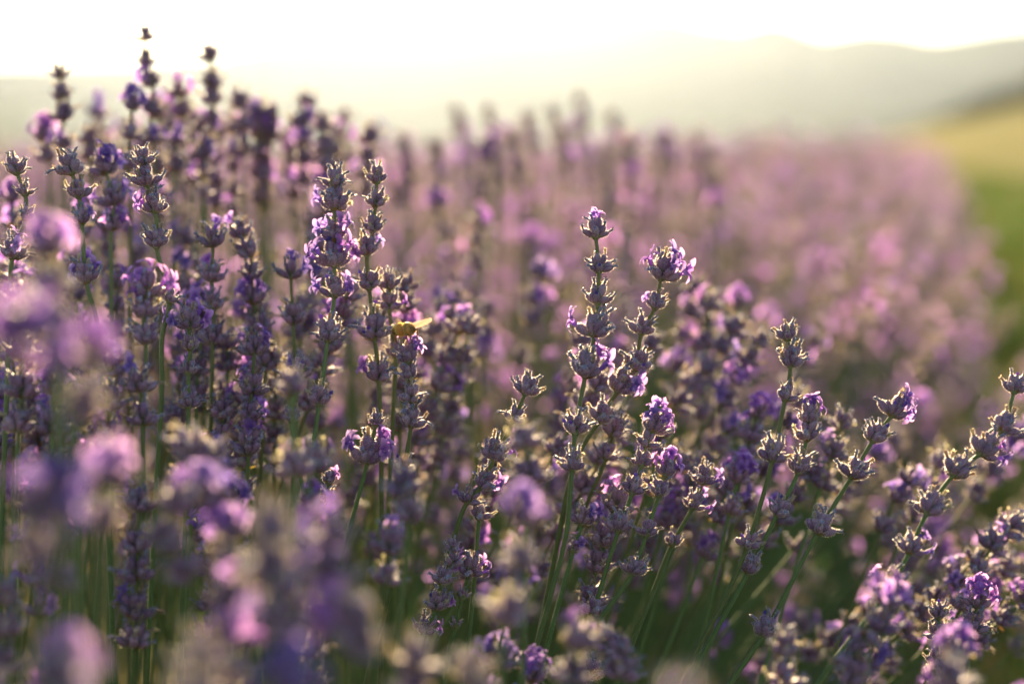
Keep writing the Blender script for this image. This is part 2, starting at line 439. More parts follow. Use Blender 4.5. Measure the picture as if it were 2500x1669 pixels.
def dir_frame(d, out_dir):            # frame with z = d and x turned upward / outward
    z = d / np.linalg.norm(d); x = out_dir - z * (out_dir @ z); n = np.linalg.norm(x)
    if n < 1e-4: return frame_from_z(z)
    x /= n; return np.stack([x, np.cross(z, x), z], 1)

# -------- ready-made whorls for the stalks that stand out of focus
def joined_whorl(level, n_open, r, top=False):
    g = Geo()
    n = [0, int(r.integers(9, 13)), int(r.integers(7, 9)), 5, 3][level]
    if level == 1: dry, bare, cor, bra = L1D, L1B, L1C, L1R
    elif level == 2: dry, bare, cor, bra = L2D, L2B, L2C, L1R
    else: dry, bare, cor, bra = L3D, L3D, L3C, None
    plan = whorl_plan(n, r, top); op = set(r.permutation(n)[:n_open].tolist())
    for i, (d, b, s, az) in enumerate(plan):
        F = dir_frame(d, np.array([0, 0, 1.0])) @ np.diag([1, 1, 1])
        c, s_ = math.cos(r.uniform(-.7, .7)), math.sin(r.uniform(-.7, .7))
        pk = dry[r.integers(len(dry))] if i not in op else bare[r.integers(len(bare))]
        g.addp(pk, F * s, b, r.uniform(.8, 1.2))
        if i in op:
            g.addp(cor[r.integers(len(cor))], F * r.uniform(.95, 1.2), b + d * LEN * s, r.uniform(.85, 1.15) * (np.array([.80, .78, .98]) if level > 1 else 1.0))
    if bra is not None:
        for k in range(2):
            az = r.uniform(0, 3.14) + k * 3.14
            R = np.array([[math.cos(az), -math.sin(az), 0], [math.sin(az), math.cos(az), 0], [0, 0, 1]])
            g.addp(bra[r.integers(len(bra))], R, None, r.uniform(.7, 1.3))
    return g.pack()
L1D = [scaled(calyx_geo(6, 5, 60, 'grey' if k % 3 < 2 else 'tan', r0, hue=r0.uniform(-.6, .4)), LEN) for k in range(6)]
L1B = [scaled(calyx_geo(6, 5, 60, None, r0), LEN) for k in range(3)]
L1C = [scaled(corolla_geo(2, 2, r0), LEN) for k in range(4)]; L1R = [scaled(bract_geo(r0, 2), LEN) for k in range(3)]
def lowcal(r, hair):
    g = Geo(); v = []; c = []
    for k in range(4):
        a_ = k * 1.571; v.append([.2 * math.cos(a_), .2 * math.sin(a_), .55]); c.append(CAL_PURP)
    v += [[0, 0, 0], [.0, 0, 1.05]]; c += [CAL_GREEN, CAL_GREY]
    f = [(k, (k + 1) % 4, 5) for k in range(4)] + [((k + 1) % 4, k, 4) for k in range(4)]
    g.add(v, f, np.array(c), CAL)
    bd = r.normal(scale=.15, size=2); tint = np.array([.46, .36, .25]) if r.random() < .6 else np.array([.24, .21, .26])
    g.add([[-.08, 0, .95], [.08, 0, .95], [bd[0], bd[1] + .08, 1.45], [bd[0], bd[1] - .08, 1.45]], [(0, 1, 2), (0, 2, 3)], tint, DRY)
    if hair:
        an = r.uniform(0, 6.28, hair); t = r.uniform(.25, 1.2, hair); rr = np.interp(t, [0, .55, 1.05, 1.3], [.02, .19, .08, .08])
        hair_tris(g, np.stack([rr * np.cos(an), rr * np.sin(an), t], 1), np.stack([np.cos(an), np.sin(an), .35 + 0 * an], 1), .13, .032, np.array([.86, .76, .68]), r)
    return g.pack()
L2D = [scaled(lowcal(r0, 8), LEN) for k in range(6)]; L2B = L2D
def lowcor(r, k5):
    g = Geo(); tone = r.random(); c = VIO1 * (1 - tone) + VIO2 * tone
    for k in range(k5):
        a_ = k * 6.283 / k5 + r.normal(scale=.2); o = np.array([math.cos(a_), math.sin(a_), .55]); s = np.array([-math.sin(a_), math.cos(a_), 0])
        g.add([[0, 0, .05], o * .42 + s * .30, o * .75, o * .42 - s * .30], [(0, 1, 2), (0, 2, 3)], np.array([VIO0, c, c, c]), PET)
    return g.pack()
L2C = [scaled(lowcor(r0, 5), LEN * .9) for k in range(4)]
L3D = [scaled((p[0] * np.array([1.5, 1.5, 1.1]), *p[1:]), LEN) for p in [lowcal(r0, 3) for k in range(4)]]
L3C = [scaled(lowcor(r0, 3), LEN * 1.15) for k in range(3)]
rw = np.random.default_rng(33)
POOL1 = {k: [to_mesh('flower_whorl', joined_whorl(1, o, rw), MATS) for o in ns] for k, ns in
         {'dry': [0, 0, 0, 0, 0], 'some': [1, 2, 2, 3], 'bloom': [5, 6, 7, 8]}.items()}
POOL2 = {k: [joined_whorl(2, o, rw) for o in ns] for k, ns in {'dry': [0] * 6, 'some': [1, 2, 2, 3], 'bloom': [4, 5, 6]}.items()}
POOL3 = {k: [joined_whorl(3, o, rw) for o in ns] for k, ns in {'dry': [0] * 4, 'some': [1, 2], 'bloom': [3, 4]}.items()}
POOL4 = {k: [joined_whorl(4, o, rw) for o in ns] for k, ns in {'dry': [0] * 4, 'some': [1, 1], 'bloom': [2, 3]}.items()}

STEM_LO, STEM_HI = np.array([.11, .155, .040]), np.array([.21, .20, .085])
def stem_mesh(path, r, rbot=.00118, rtop=.00078, seg=8, per=4, hairs=0):
    """path runs from the foot to the tip"""
    P_ = catmull(path, per); n = len(P_); t = np.linspace(0, 1, n)
    g = Geo(); zz = np.clip((P_[:, 2] - .42) / .22, 0, 1)[:, None]
    tube(P_, rbot + (rtop - rbot) * t, seg, STEM_LO * (1 - zz) + STEM_HI * zz, STE, g, square=.10 if seg >= 8 else 0)
    if hairs:
        k = r.integers(n // 3, n - 1, hairs); u = r.uniform(0, 1, (hairs, 1))
        c = P_[k] * (1 - u) + P_[k + 1] * u; an = r.uniform(0, 6.28, hairs)
        Nn = np.stack([np.cos(an), np.sin(an), 0 * an], 1)
        hair_tris(g, c + Nn * .0007, Nn, .0005, .00007, np.array([.86, .82, .62]), r)
    return g.pack()


# ------------------------------------------------------------------ sharp stalks, each read off the photograph (pixel of every whorl's foot)
rh = np.random.default_rng(101)
def place(o, M, T, s=1.0):
    m = Matrix([[*(M[0] * s), T[0]], [*(M[1] * s), T[1]], [*(M[2] * s), T[2]], [0, 0, 0, 1]]); o.matrix_local = m

def foot_of(p_low, p_prev):
    """carry a stem on from its lowest seen point down into the bush"""
    d = p_low - p_prev; d = d / np.linalg.norm(d)
    e = d * .75 + np.array([-.03, .02, -1.0]) * .25; e /= np.linalg.norm(e)
    k = max(.05, (p_low[2] - .10) / max(.3, -e[2]))
    m = p_low + (d * .6 + e * .4) * k * .5
    return [m, p_low + e * k]

def hero(label, whorls, tail, d0=FOCUS, d1=None, size=1.0, group='lavender stalks in flower round the bee'):
    """whorls: (x, y, width, open flowers, side) from the tip down; tail: pixels the bare stem passes"""
    d1 = d0 if d1 is None else d1
    pix = [(w[0], w[1]) for w in whorls] + list(tail); n = len(pix)
    y0, y1 = pix[0][1], max(pix[-1][1], pix[0][1] + 1)
    pts = [at(x, y, d0 + (d1 - d0) * (y - y0) / (y1 - y0)) for x, y in pix]
    low = foot_of(pts[-1], pts[-2])
    tipdir = (pts[0] - pts[1]) / np.linalg.norm(pts[0] - pts[1])
    path = [low[1], low[0]] + pts[::-1] + [pts[0] + tipdir * .003]
    base = low[1]
    root = link('lavender_stalk', None); root.empty_display_size = .02; root.location = base
    tag(root, label, 'lavender', group)
    pk = stem_mesh([p - base for p in path], rh, seg=8, per=5, hairs=700)
    link('stem', to_mesh('stem', pk, MATS), root)
    for k, wspec in enumerate(whorls):
        x, y, wpx, nop, side = wspec
        p = pts[k]; up = pts[k - 1] - pts[k] if k else tipdir
        if k + 1 < len(pts): up = up / np.linalg.norm(up) + (pts[k] - pts[k + 1]) / np.linalg.norm(pts[k] - pts[k + 1])
        up = up / np.linalg.norm(up); up = up * .8 + np.array([0, 0, 1.0]) * .2
        F = frame_from_z(up)
        wo = link('flower_whorl', ME_REC[k % 2], root); place(wo, F, p - base, 1.0)
        s = wpx / 97.0 * size * (d0 / FOCUS)
        ncal = int(np.clip(round(11.5 * wpx / 85 + rh.normal(scale=.8)), 6, 15))
        plan = whorl_plan(ncal, rh, top=(k == 0))
        sx = [(F @ d)[0] for d, b, q, az in plan]; fy = [-(F @ d)[1] for d, b, q, az in plan]
        score = {'L': [-a for a in sx], 'R': sx, 'B': [abs(a) for a in sx], 'F': [f - .4 * abs(a) for a, f in zip(sx, fy)],
                 'A': list(rh.uniform(size=ncal)), 'T': [d[2] + .2 * rh.normal() for d, b, q, az in plan]}[side]
        op = set(np.argsort(score)[::-1][:nop].tolist())
        for i, (d, b, q, az) in enumerate(plan):
            Fd = dir_frame(d, np.array([0, 0, 1.0])) @ frame_from_z(np.array([0, 0, 1.0]), rh.uniform(-.5, .5))
            if i in op: me = ME_BARE[rh.integers(len(ME_BARE))]
            else:
                t = rh.random(); me = ME_BARE[rh.integers(len(ME_BARE))] if t < .2 else ME_BUD[rh.integers(2)] if t < .25 else ME_DRY[rh.integers(len(ME_DRY))]
            c = link('calyx', me, wo); place(c, Fd, b * s, q * s)
            if i in op:
                c = link('corolla', ME_COR[rh.integers(len(ME_COR))], wo); place(c, Fd, (b + d * LEN * q) * s, s * rh.uniform(.95, 1.2))
        for kk in range(2):
            az = rh.uniform(0, 3.14) + kk * 3.14
            c = link('bract', ME_BRA[rh.integers(len(ME_BRA))], wo)
            place(c, np.array([[math.cos(az), -math.sin(az), 0], [math.sin(az), math.cos(az), 0], [0, 0, 1]]), np.array([0, 0, -.0004]), s * rh.uniform(.8, 1.15))
    return root, pts

N_STALK = 0
ANCHOR_NAMES = ['bee', 'pink-tipped', 'wide-crowned', 'double-dry-tipped', 'three-lilac', 'pink-sided', 'most tilted', 'bluish', 'lilac twin', 'dry twin', 'half-hidden', 'dark-tipped', 'dark double-tipped', 'dark narrow', 'violet-flanked', 'slim', 'hanging', 'curved', 'single-whorled', 'bottlebrush', 'paired-flower', 'rounded lilac', 'deep violet', 'crossing', 'wide violet', 'plain-whorled', 'woolly', 'two-whorled']
H = []
H.append(('slender upright lavender stalk that the bee sits on', [(996, 884, 90, 4, 'R'), (1001, 924, 74, 0, 'A'), (1006, 979, 80, 0, 'A'), (1003, 1041, 88, 0, 'A'), (986, 1155, 78, 0, 'A')], [(981, 1220), (965, 1380), (900, 1640)], .92, .935))
H.append(('tall lavender stalk whose tip whorl holds one pale pink flower', [(1455, 581, 86, 2, 'T'), (1462, 664, 88, 0, 'A'), (1459, 742, 86, 0, 'A'), (1451, 821, 112, 1, 'L'), (1428, 921, 118, 3, 'B'), (1404, 1059, 92, 0, 'A'), (1396, 1148, 90, 0, 'A')], [(1383, 1299), (1345, 1450), (1305, 1592)], .92, .90))
H.append(('lavender stalk topped by a wide crown of open flowers', [(1613, 682, 112, 5, 'B'), (1598, 752, 74, 1, 'L'), (1565, 815, 84, 0, 'A'), (1552, 901, 92, 0, 'A'), (1506, 957, 110, 3, 'R'), (1462, 1028, 92, 0, 'A')], [(1420, 1095), (1395, 1160), (1360, 1330)], .935, .95))
H.append(('lavender stalk with two tight dry whorls stacked at its tip', [(1923, 829, 80, 0, 'A'), (1930, 895, 96, 0, 'A'), (1916, 977, 74, 0, 'A'), (1885, 1126, 100, 0, 'A'), (1823, 1336, 74, 0, 'A')], [(1760, 1480), (1671, 1641)], .92, .91))
H.append(('leaning lavender stalk with three lilac flowers on its tip', [(1975, 1030, 84, 4, 'T'), (1969, 1074, 92, 0, 'A'), (1948, 1154, 88, 0, 'A'), (1896, 1258, 82, 0, 'A'), (1825, 1399, 90, 0, 'A')], [(1722, 1586), (1690, 1650)], .92, .915))
H.append(('strongly leaning lavender stalk with pink flowers on both sides of its tip', [(2176, 1015, 100, 4, 'B'), (2130, 1077, 92, 0, 'A'), (2078, 1165, 98, 0, 'A'), (1996, 1301, 96, 0, 'A'), (1861, 1553, 92, 0, 'A')], [(1783, 1668)], .92, .90))
H.append(('most tilted lavender stalk, six spaced whorls over bare soil', [(2475, 958, 84, 0, 'A'), (2444, 1054, 92, 0, 'A'), (2391, 1108, 100, 2, 'R'), (2326, 1161, 100, 0, 'A'), (2262, 1254, 104, 0, 'A'), (2219, 1350, 88, 2, 'R'), (2170, 1440, 92, 1, 'L')], [(2045, 1600), (1990, 1680)], .90, .86))
H.append(('short bluish lavender spike, closely packed, with open flowers only at its foot', [(2291, 1508, 74, 0, 'A'), (2291, 1557, 80, 0, 'A'), (2284, 1612, 64, 0, 'A'), (2291, 1665, 90, 4, 'A')], [(2290, 1720)], .91, .92))
H.append(('lavender stalk with four lilac flowering whorls beside a dry-tipped twin', [(816, 456, 82, 0, 'A'), (816, 512, 104, 1, 'L'), (818, 586, 92, 4, 'B'), (816, 650, 112, 5, 'B'), (816, 725, 94, 4, 'B'), (800, 832, 98, 0, 'A'), (779, 989, 92, 0, 'A')], [(760, 1117), (740, 1282), (714, 1397), (690, 1560)], .945, .925))
H.append(('tall lavender stalk, all whorls dry, beside the bee', [(920, 446, 74, 0, 'A'), (916, 503, 74, 0, 'A'), (909, 566, 78, 0, 'A'), (896, 623, 90, 1, 'R'), (902, 706, 84, 0, 'A'), (915, 826, 108, 0, 'A'), (925, 931, 96, 2, 'L')], [(930, 1078), (931, 1200), (934, 1372), (930, 1560)], .95, .96))
H.append(('lavender stalk half hidden by the dry stalk near the bee', [(951, 704, 74, 0, 'A'), (951, 757, 80, 1, 'R'), (965, 870, 70, 0, 'A')], [(962, 960), (955, 1100)], .965, .97))
H.append(('lavender stalk with a dark tip and one violet flower under it, left of the twins', [(352, 402, 80, 0, 'A'), (359, 454, 92, 0, 'A'), (379, 518, 92, 2, 'L'), (382, 604, 92, 0, 'A'), (414, 738, 70, 0, 'A')], [(396, 820), (395, 950), (383, 1170)], .92, .93))
H.append(('lavender stalk with a dense dark bluish double tip', [(176, 424, 92, 0, 'A'), (193, 482, 84, 0, 'A'), (200, 546, 70, 1, 'R'), (211, 690, 92, 5, 'A')], [(240, 800), (250, 1000), (262, 1250)], .905, .90))
H.append(('dark narrow lavender stalk with outspread lowest tip buds', [(42, 424, 80, 0, 'A'), (62, 476, 62, 0, 'A'), (62, 535, 62, 0, 'A'), (30, 630, 92, 2, 'A')], [(25, 760), (15, 1000)], .91, .90))
H.append(('small lavender stalk with violet flowers flanking its top whorl', [(461, 802, 94, 4, 'B'), (464, 852, 66, 0, 'A'), (460, 912, 66, 0, 'A'), (460, 994, 76, 0, 'A')], [(458, 1100), (450, 1330)], .925, .93))
H.append(('slim lavender spike ending in one pink flower above paired buds', [(802, 1180, 60, 2, 'R'), (798, 1222, 58, 0, 'A'), (795, 1266, 66, 0, 'A'), (784, 1339, 66, 0, 'A')], [(777, 1397), (765, 1560)], .92, .92))
H.append(('lavender stalk with three dry whorls hanging over a green stem', [(735, 905, 62, 1, 'L'), (712, 1028, 60, 0, 'A'), (752, 1278, 90, 0, 'A')], [(735, 1400), (705, 1560)], .93, .925))
H.append(('curved lavender stalk, paired dry heads above violet ones', [(1281, 962, 84, 0, 'A'), (1253, 1028, 72, 0, 'A'), (1206, 1122, 100, 2, 'R'), (1174, 1190, 92, 2, 'R'), (1140, 1226, 76, 1, 'L')], [(1106, 1320), (1060, 1480)], .915, .93))
H.append(('single lavender whorl on a straight green stem', [(1169, 1265, 74, 0, 'A')], [(1164, 1336), (1155, 1450), (1140, 1600)], .93, .93))
H.append(('short lavender spike with a bare bottlebrush tip low in the bush', [(1104, 1345, 60, 0, 'A'), (1104, 1380, 64, 0, 'A'), (1078, 1424, 82, 0, 'A'), (1065, 1487, 84, 1, 'R'), (1033, 1545, 78, 1, 'R')], [(1020, 1600), (1005, 1670)], .915, .915))
H.append(('thin lavender stem carrying one pair of violet flowers', [(1143, 1404, 92, 5, 'B'), (1127, 1461, 44, 0, 'A'), (1112, 1530, 40, 0, 'A')], [(1101, 1566), (1086, 1665)], .925, .925))
H.append(('lavender stalk with a rounded lilac crown and five dry whorls below', [(1592, 1054, 96, 6, 'T'), (1577, 1090, 74, 0, 'A'), (1566, 1137, 70, 0, 'A'), (1543, 1205, 84, 0, 'A'), (1509, 1297, 84, 0, 'A'), (1446, 1498, 78, 0, 'A')], [(1420, 1560), (1390, 1670)], .93, .92))
H.append(('lavender stalk with a deep violet blooming tip', [(1624, 1163, 84, 6, 'A'), (1608, 1210, 80, 0, 'A'), (1577, 1307, 74, 0, 'A'), (1543, 1401, 78, 0, 'A')], [(1441, 1545), (1400, 1640)], .925, .915))
H.append(('lavender stem crossing low, flowers at mid height facing outward', [(1421, 1280, 90, 3, 'R'), (1400, 1345, 60, 3, 'R')], [(1370, 1450), (1330, 1600)], .935, .935))
H.append(('lavender stalk with one wide whorl of violet flowers on both sides', [(917, 1038, 60, 0, 'A'), (896, 1131, 122, 6, 'B')], [(870, 1230), (830, 1376), (800, 1500)], .935, .94))
H.append(('lavender stem with two small plain whorls behind the flowering crown', [(1496, 1064, 92, 0, 'A'), (1480, 1120, 76, 0, 'A')], [(1430, 1237), (1400, 1340)], .965, .97))
H.append(('lavender stalk with a woolly grey head at its foot', [(1440, 1655, 90, 0, 'A')], [(1425, 1700)], .91, .91))
H.append(('two-whorled lavender stalk with violet flowers in the lower heads', [(1715, 1180, 80, 2, 'R'), (1690, 1240, 74, 2, 'R'), (1640, 1330, 60, 0, 'A')], [(1600, 1430), (1540, 1580)], .945, .94))
for lab, wh, tail, d0, d1 in H:
    hero(lab, wh, tail, d0, d1); N_STALK += 1

# ------------------------------------------------------------------ stalks in front of and behind the sharp ones, also read off the photograph
rs_ = np.random.default_rng(55)
def soft(label, whorls, tail, d0, d1=None, group='lavender stalks before and behind the sharp ones', size=1.0):
    d1 = d0 if d1 is None else d1
    pix = [(w[0] * S, w[1] * S) for w in whorls] + [(x * S, y * S) for x, y in tail]
    y0, y1 = pix[0][1], pix[-1][1]
    pts = [at(x, y, d0 + (d1 - d0) * (y - y0) / max(1, y1 - y0)) for x, y in pix]
    soft3d(label, pts, [w[2] for w in whorls], group, size)

def soft3d(label, pts, kinds, group, size=1.0, foot=None, seg=6):
    low = foot_of(pts[-1], pts[-2]) if foot is None else foot
    tipdir = (pts[0] - pts[1]) / np.linalg.norm(pts[0] - pts[1])
    base = low[-1]
    root = link('lavender_stalk', None); root.empty_display_size = .02; root.location = base
    tag(root, label, 'lavender', group)
    path = low[::-1] + pts[::-1] + [pts[0] + tipdir * .003]
    link('stem', to_mesh('stem', stem_mesh([p - base for p in path], rs_, seg=seg, per=3), MATS), root)
    for k, kd in enumerate(kinds):
        up = (pts[k - 1] - pts[k]) if k else tipdir
        F = frame_from_z(up, rs_.uniform(0, 6.28)); pool = POOL1[kd]
        place(link('flower_whorl', pool[rs_.integers(len(pool))], root), F, pts[k] - base, size * rs_.uniform(.9, 1.12))
    global N_STALK; N_STALK += 1

D_, S_, B_ = 'dry', 'some', 'bloom'
SKY = 'lavender stalks standing against the hazy sky'
soft('dark lavender stalk of four tiers against the hazy sky at the field edge', [(138, 180, D_), (142, 228, D_), (145, 278, D_), (143, 340, S_)], [(146, 420), (150, 520)], 1.13, group=SKY, size=.98)
soft('tallest lavender stalk, thin two-bud tip reaching into white sky', [(334, 95, D_), (336, 148, D_), (352, 198, S_), (345, 262, S_), (352, 330, S_)], [(355, 400), (358, 520)], 1.12, group=SKY, size=.98)
soft('lavender stalk with violet flowers just below the tallest tip', [(303, 255, B_), (298, 320, D_), (296, 390, D_)], [(300, 460), (300, 560)], 1.08, group=SKY, size=.98)
soft('lavender stalk with a pinkish top tuft over three spaced dark whorls', [(482, 140, S_), (487, 200, D_), (490, 240, D_), (482, 285, D_), (470, 350, D_)], [(468, 420), (460, 520)], 1.17, group=SKY, size=.98)
soft('short dark lavender tip against haze between two taller stalks', [(412, 225, S_), (418, 270, S_), (405, 330, S_), (402, 390, D_)], [(400, 450), (398, 540)], 1.16, group=SKY, size=.98)
soft('grey lavender tip behind the crowded tall stalks, two dark tiers', [(552, 248, D_), (560, 300, D_), (562, 350, S_)], [(560, 420), (558, 520)], 1.22, group=SKY, size=.98)
soft('rose tinted lavender tip against the haze', [(606, 258, B_), (636, 262, D_), (622, 320, S_)], [(618, 400), (612, 520)], 1.26, group=SKY, size=.98)
soft('olive backlit lavender tip bending toward the glow', [(712, 248, D_), (738, 292, D_), (742, 352, D_)], [(745, 420), (745, 540)], 1.27, group=SKY, size=.98)
soft('faint lavender tip beside the bending olive one', [(790, 278, D_), (792, 320, D_), (795, 370, D_)], [(797, 430), (800, 540)], 1.42, group=SKY, size=.98)
soft('small violet lavender tip at the foot of the four-tiered dark stalk', [(104, 325, B_), (112, 372, D_)], [(114, 430), (118, 540)], 1.15, group=SKY, size=.98)
soft('short dark lavender spike beside the four-tiered stalk', [(207, 330, D_), (206, 368, D_)], [(206, 430), (208, 540)], 1.17, group=SKY, size=.98)
for k, (x, y, d) in enumerate([(1050, 262, 1.9), (1122, 262, 1.85), (1212, 275, 1.8), (1270, 262, 1.9), (1330, 235, 2.0), (1408, 280, 2.05), (930, 330, 1.6), (1290, 310, 1.7), (1540, 325, 2.1), (1598, 320, 2.1), (1180, 330, 1.55), (1000, 345, 1.6)]):
    st = 25 / d * 1.9
    soft('gold-lit lavender tip on the mound crest under the sun', [(x, y, D_), (x + 6, y + st, D_), (x + 8, y + 2 * st, S_), (x + 10, y + 3 * st, D_)], [(x + 10, y + 5 * st), (x + 8, y + 9 * st)], d, group='gold-lit tips on the crest of the mound')
# behind, mid blur
MID = 'soft lavender stalks among and behind the sharp ones'
soft('pale woolly lavender stalk with pink flowers, behind the crowned stalk', [(1625, 712, S_), (1622, 800, D_), (1612, 880, S_), (1608, 962, D_)], [(1600, 1060), (1585, 1250)], 1.14, group=MID)
soft('pink flowered lavender tip just behind the pale woolly stalk', [(1690, 705, B_), (1685, 775, D_), (1672, 850, D_)], [(1660, 950), (1640, 1100)], 1.22, group=MID)
soft('lavender stalk in full lilac bloom between the twins and the dark-tipped stalk', [(556, 545, S_), (575, 590, D_), (578, 640, D_), (582, 700, B_), (598, 765, D_), (607, 850, D_)], [(605, 960), (598, 1070), (580, 1300)], 1.0, group=MID)
soft('dull violet lavender stalk left of the lilac blooming one', [(520, 800, S_), (522, 850, D_), (520, 920, D_)], [(518, 1010), (512, 1200)], 1.02, group=MID)
soft('lavender stalk with faded whorls beside the lilac blooming one', [(668, 640, S_), (672, 745, D_), (680, 870, D_)], [(678, 980), (668, 1200)], .985, group=MID)
soft('violet lavender tip between dark heads, with a pale pink flower cluster', [(245, 400, B_), (262, 470, S_), (255, 530, B_)], [(255, 620), (255, 800)], 1.0, group=MID)
soft('blurred lavender stalk with lilac flowers beside the dark-tipped one', [(335, 680, B_), (330, 730, S_), (335, 790, D_)], [(332, 900), (325, 1100)], .865, group=MID)
soft('broad brown lavender whorls on the stems under the dark-tipped stalk', [(322, 900, D_), (325, 975, D_)], [(328, 1060), (330, 1250)], .86, group=MID)
soft('lavender stalk with rosy flowers, behind the tall pink-tipped stalk', [(1010, 700, B_), (1012, 760, S_), (1010, 830, D_)], [(1010, 920), (1005, 1100)], 1.3, group=MID)
soft('pink blooming lavender behind the bee, two round tufts', [(1115, 745, B_), (1118, 690, D_), (1110, 820, S_)], [(1105, 920), (1100, 1100)], 1.3, group=MID)
soft('lavender tips with pink tufts behind the bee stalk', [(1008, 480, B_), (1030, 540, D_), (1040, 600, S_)], [(1040, 700), (1040, 900)], 1.5, group=MID)
soft('lavender stalk with a lone pink tip flower behind the bee', [(1098, 520, S_), (1094, 560, D_), (1092, 610, D_)], [(1088, 700), (1085, 900)], 1.35, group=MID)
soft('flat-topped lilac lavender far behind the bee', [(1225, 560, B_), (1228, 620, D_), (1228, 690, S_)], [(1225, 800), (1222, 1000)], 1.5, group=MID)
soft('lavender stalk with magenta flowers behind the leaning stalks', [(1735, 960, B_), (1720, 1015, S_), (1705, 1060, D_)], [(1690, 1140), (1660, 1300)], 1.03, group=MID)
soft('lavender with one bright magenta head beside the leaning pair', [(1690, 1110, B_), (1672, 1180, D_)], [(1650, 1280), (1620, 1420)], .99, group=MID)
soft('grey lavender head behind the three-lilac tip', [(1925, 985, D_), (1905, 1050, S_), (1880, 1120, S_)], [(1850, 1220), (1800, 1380)], 1.03, group=MID)
soft('violet lavender heads between the leaning stalks', [(2080, 1110, S_), (2050, 1150, B_), (2020, 1220, D_)], [(1980, 1320), (1920, 1480)], 1.05, group=MID)
soft('pale lavender heads right of the strongly leaning stalk', [(2150, 1075, D_), (2120, 1130, S_), (2085, 1200, D_)], [(2040, 1300), (1970, 1480)], 1.07, group=MID)
soft('lavender heads with pink flowers near the field path', [(2270, 1260, S_), (2240, 1320, D_), (2200, 1400, S_)], [(2150, 1500), (2100, 1620)], .99, group=MID)
soft('lavender head with violet petals above the short bluish spike', [(2240, 1395, B_), (2230, 1450, D_)], [(2220, 1520), (2200, 1640)], .93, group=MID)
# foreground, strong blur
FG = 'large soft lavender stalks at the front of the bush'
soft('big soft lavender head of pale pink petals in front of the dark double tip', [(110, 585, B_), (118, 680, D_)], [(125, 800), (130, 1000)], .66, group=FG)
soft('big soft lavender head, broad lilac petals, lowest at the mound side', [(90, 740, B_), (160, 745, B_), (150, 840, S_)], [(150, 960), (160, 1150)], .55, group=FG)
soft('big soft lavender stalk with rosy petals and a greyish stem', [(205, 850, B_), (185, 960, D_)], [(180, 1060), (180, 1250)], .58, group=FG)
soft('big soft pink lavender head over shadowed stems', [(100, 1150, B_), (60, 1180, B_), (90, 1290, D_)], [(95, 1400), (100, 1560)], .55, group=FG)
soft('big soft lavender head with one glowing pink tuft', [(245, 1110, B_), (235, 1220, D_)], [(230, 1330), (225, 1500)], .60, group=FG)
soft('big soft indigo lavender head near the ground', [(150, 1560, B_), (140, 1680, B_)], [(140, 1760), (140, 1900)], .52, group=FG)
soft('soft violet lavender cluster in front of green stems', [(500, 1160, B_), (535, 1240, B_), (520, 1330, D_)], [(515, 1420), (505, 1560)], .68, group=FG)
soft('soft dark lavender cluster beside the violet cluster', [(400, 1180, S_), (370, 1260, D_), (440, 1330, D_)], [(435, 1420), (430, 1560)], .67, group=FG)
soft('soft grey lavender heads above the violet cluster', [(455, 1030, D_), (500, 1060, S_)], [(510, 1180), (500, 1350)], .74, group=FG)
soft('soft grey-lilac lavender stack below the bee', [(930, 1135, D_), (938, 1195, D_)], [(930, 1290), (915, 1430)], .77, group=FG)
soft('soft lavender head with violet flowers under the grey-lilac stack', [(890, 1270, S_), (880, 1340, D_)], [(870, 1400), (850, 1540)], .80, group=FG)
soft('soft cream lavender stack in the middle of the bush front', [(1195, 1205, B_), (1190, 1310, D_), (1155, 1430, D_)], [(1150, 1500), (1140, 1640)], .66, group=FG)
soft('soft lavender head with pink petals rising in front of green stems', [(800, 1400, B_), (850, 1420, S_), (805, 1500, D_)], [(800, 1580), (795, 1700)], .58, group=FG)
soft('soft pale lavender head beside the pink petals', [(950, 1545, D_), (940, 1620, D_)], [(940, 1700), (935, 1800)], .62, group=FG)
soft('soft magenta lavender tuft at the foot of the bush', [(665, 1590, B_), (660, 1680, D_)], [(655, 1750), (650, 1850)], .54, group=FG)
soft('soft lilac lavender head low beside the long green stem', [(1325, 1490, S_), (1310, 1570, D_)], [(1300, 1650), (1290, 1760)], .72, group=FG)
soft('soft row of grey lavender heads at the foot of the bush', [(1090, 1560, D_), (1110, 1620, D_)], [(1115, 1700), (1120, 1800)], .64, group=FG)
soft('soft cream lavender head above the lilac one', [(1205, 1030, D_), (1215, 1110, D_)], [(1210, 1200), (1205, 1350)], .78, group=FG)
soft('soft bluish lavender heads at the end of the long stems', [(1400, 1480, S_), (1440, 1500, D_), (1420, 1560, D_)], [(1410, 1640), (1400, 1740)], .80, group=FG)
soft('soft brown lavender cluster between leaning stems', [(1960, 1500, D_), (1985, 1440, S_), (1950, 1570, D_)], [(1930, 1640), (1910, 1740)], .79, group=FG)
soft('soft lavender head with violet petals among leaning stems', [(2030, 1390, B_), (2010, 1450, S_)], [(1990, 1530), (1960, 1660)], .80, group=FG)
soft('soft lavender head with a large violet blossom by the bluish spike', [(2185, 1530, B_), (2175, 1600, S_)], [(2165, 1660), (2150, 1760)], .76, group=FG)
soft('soft faded lavender head near the three dry whorls', [(668, 905, D_), (680, 1095, D_)], [(670, 1200), (655, 1380)], .76, group=FG)

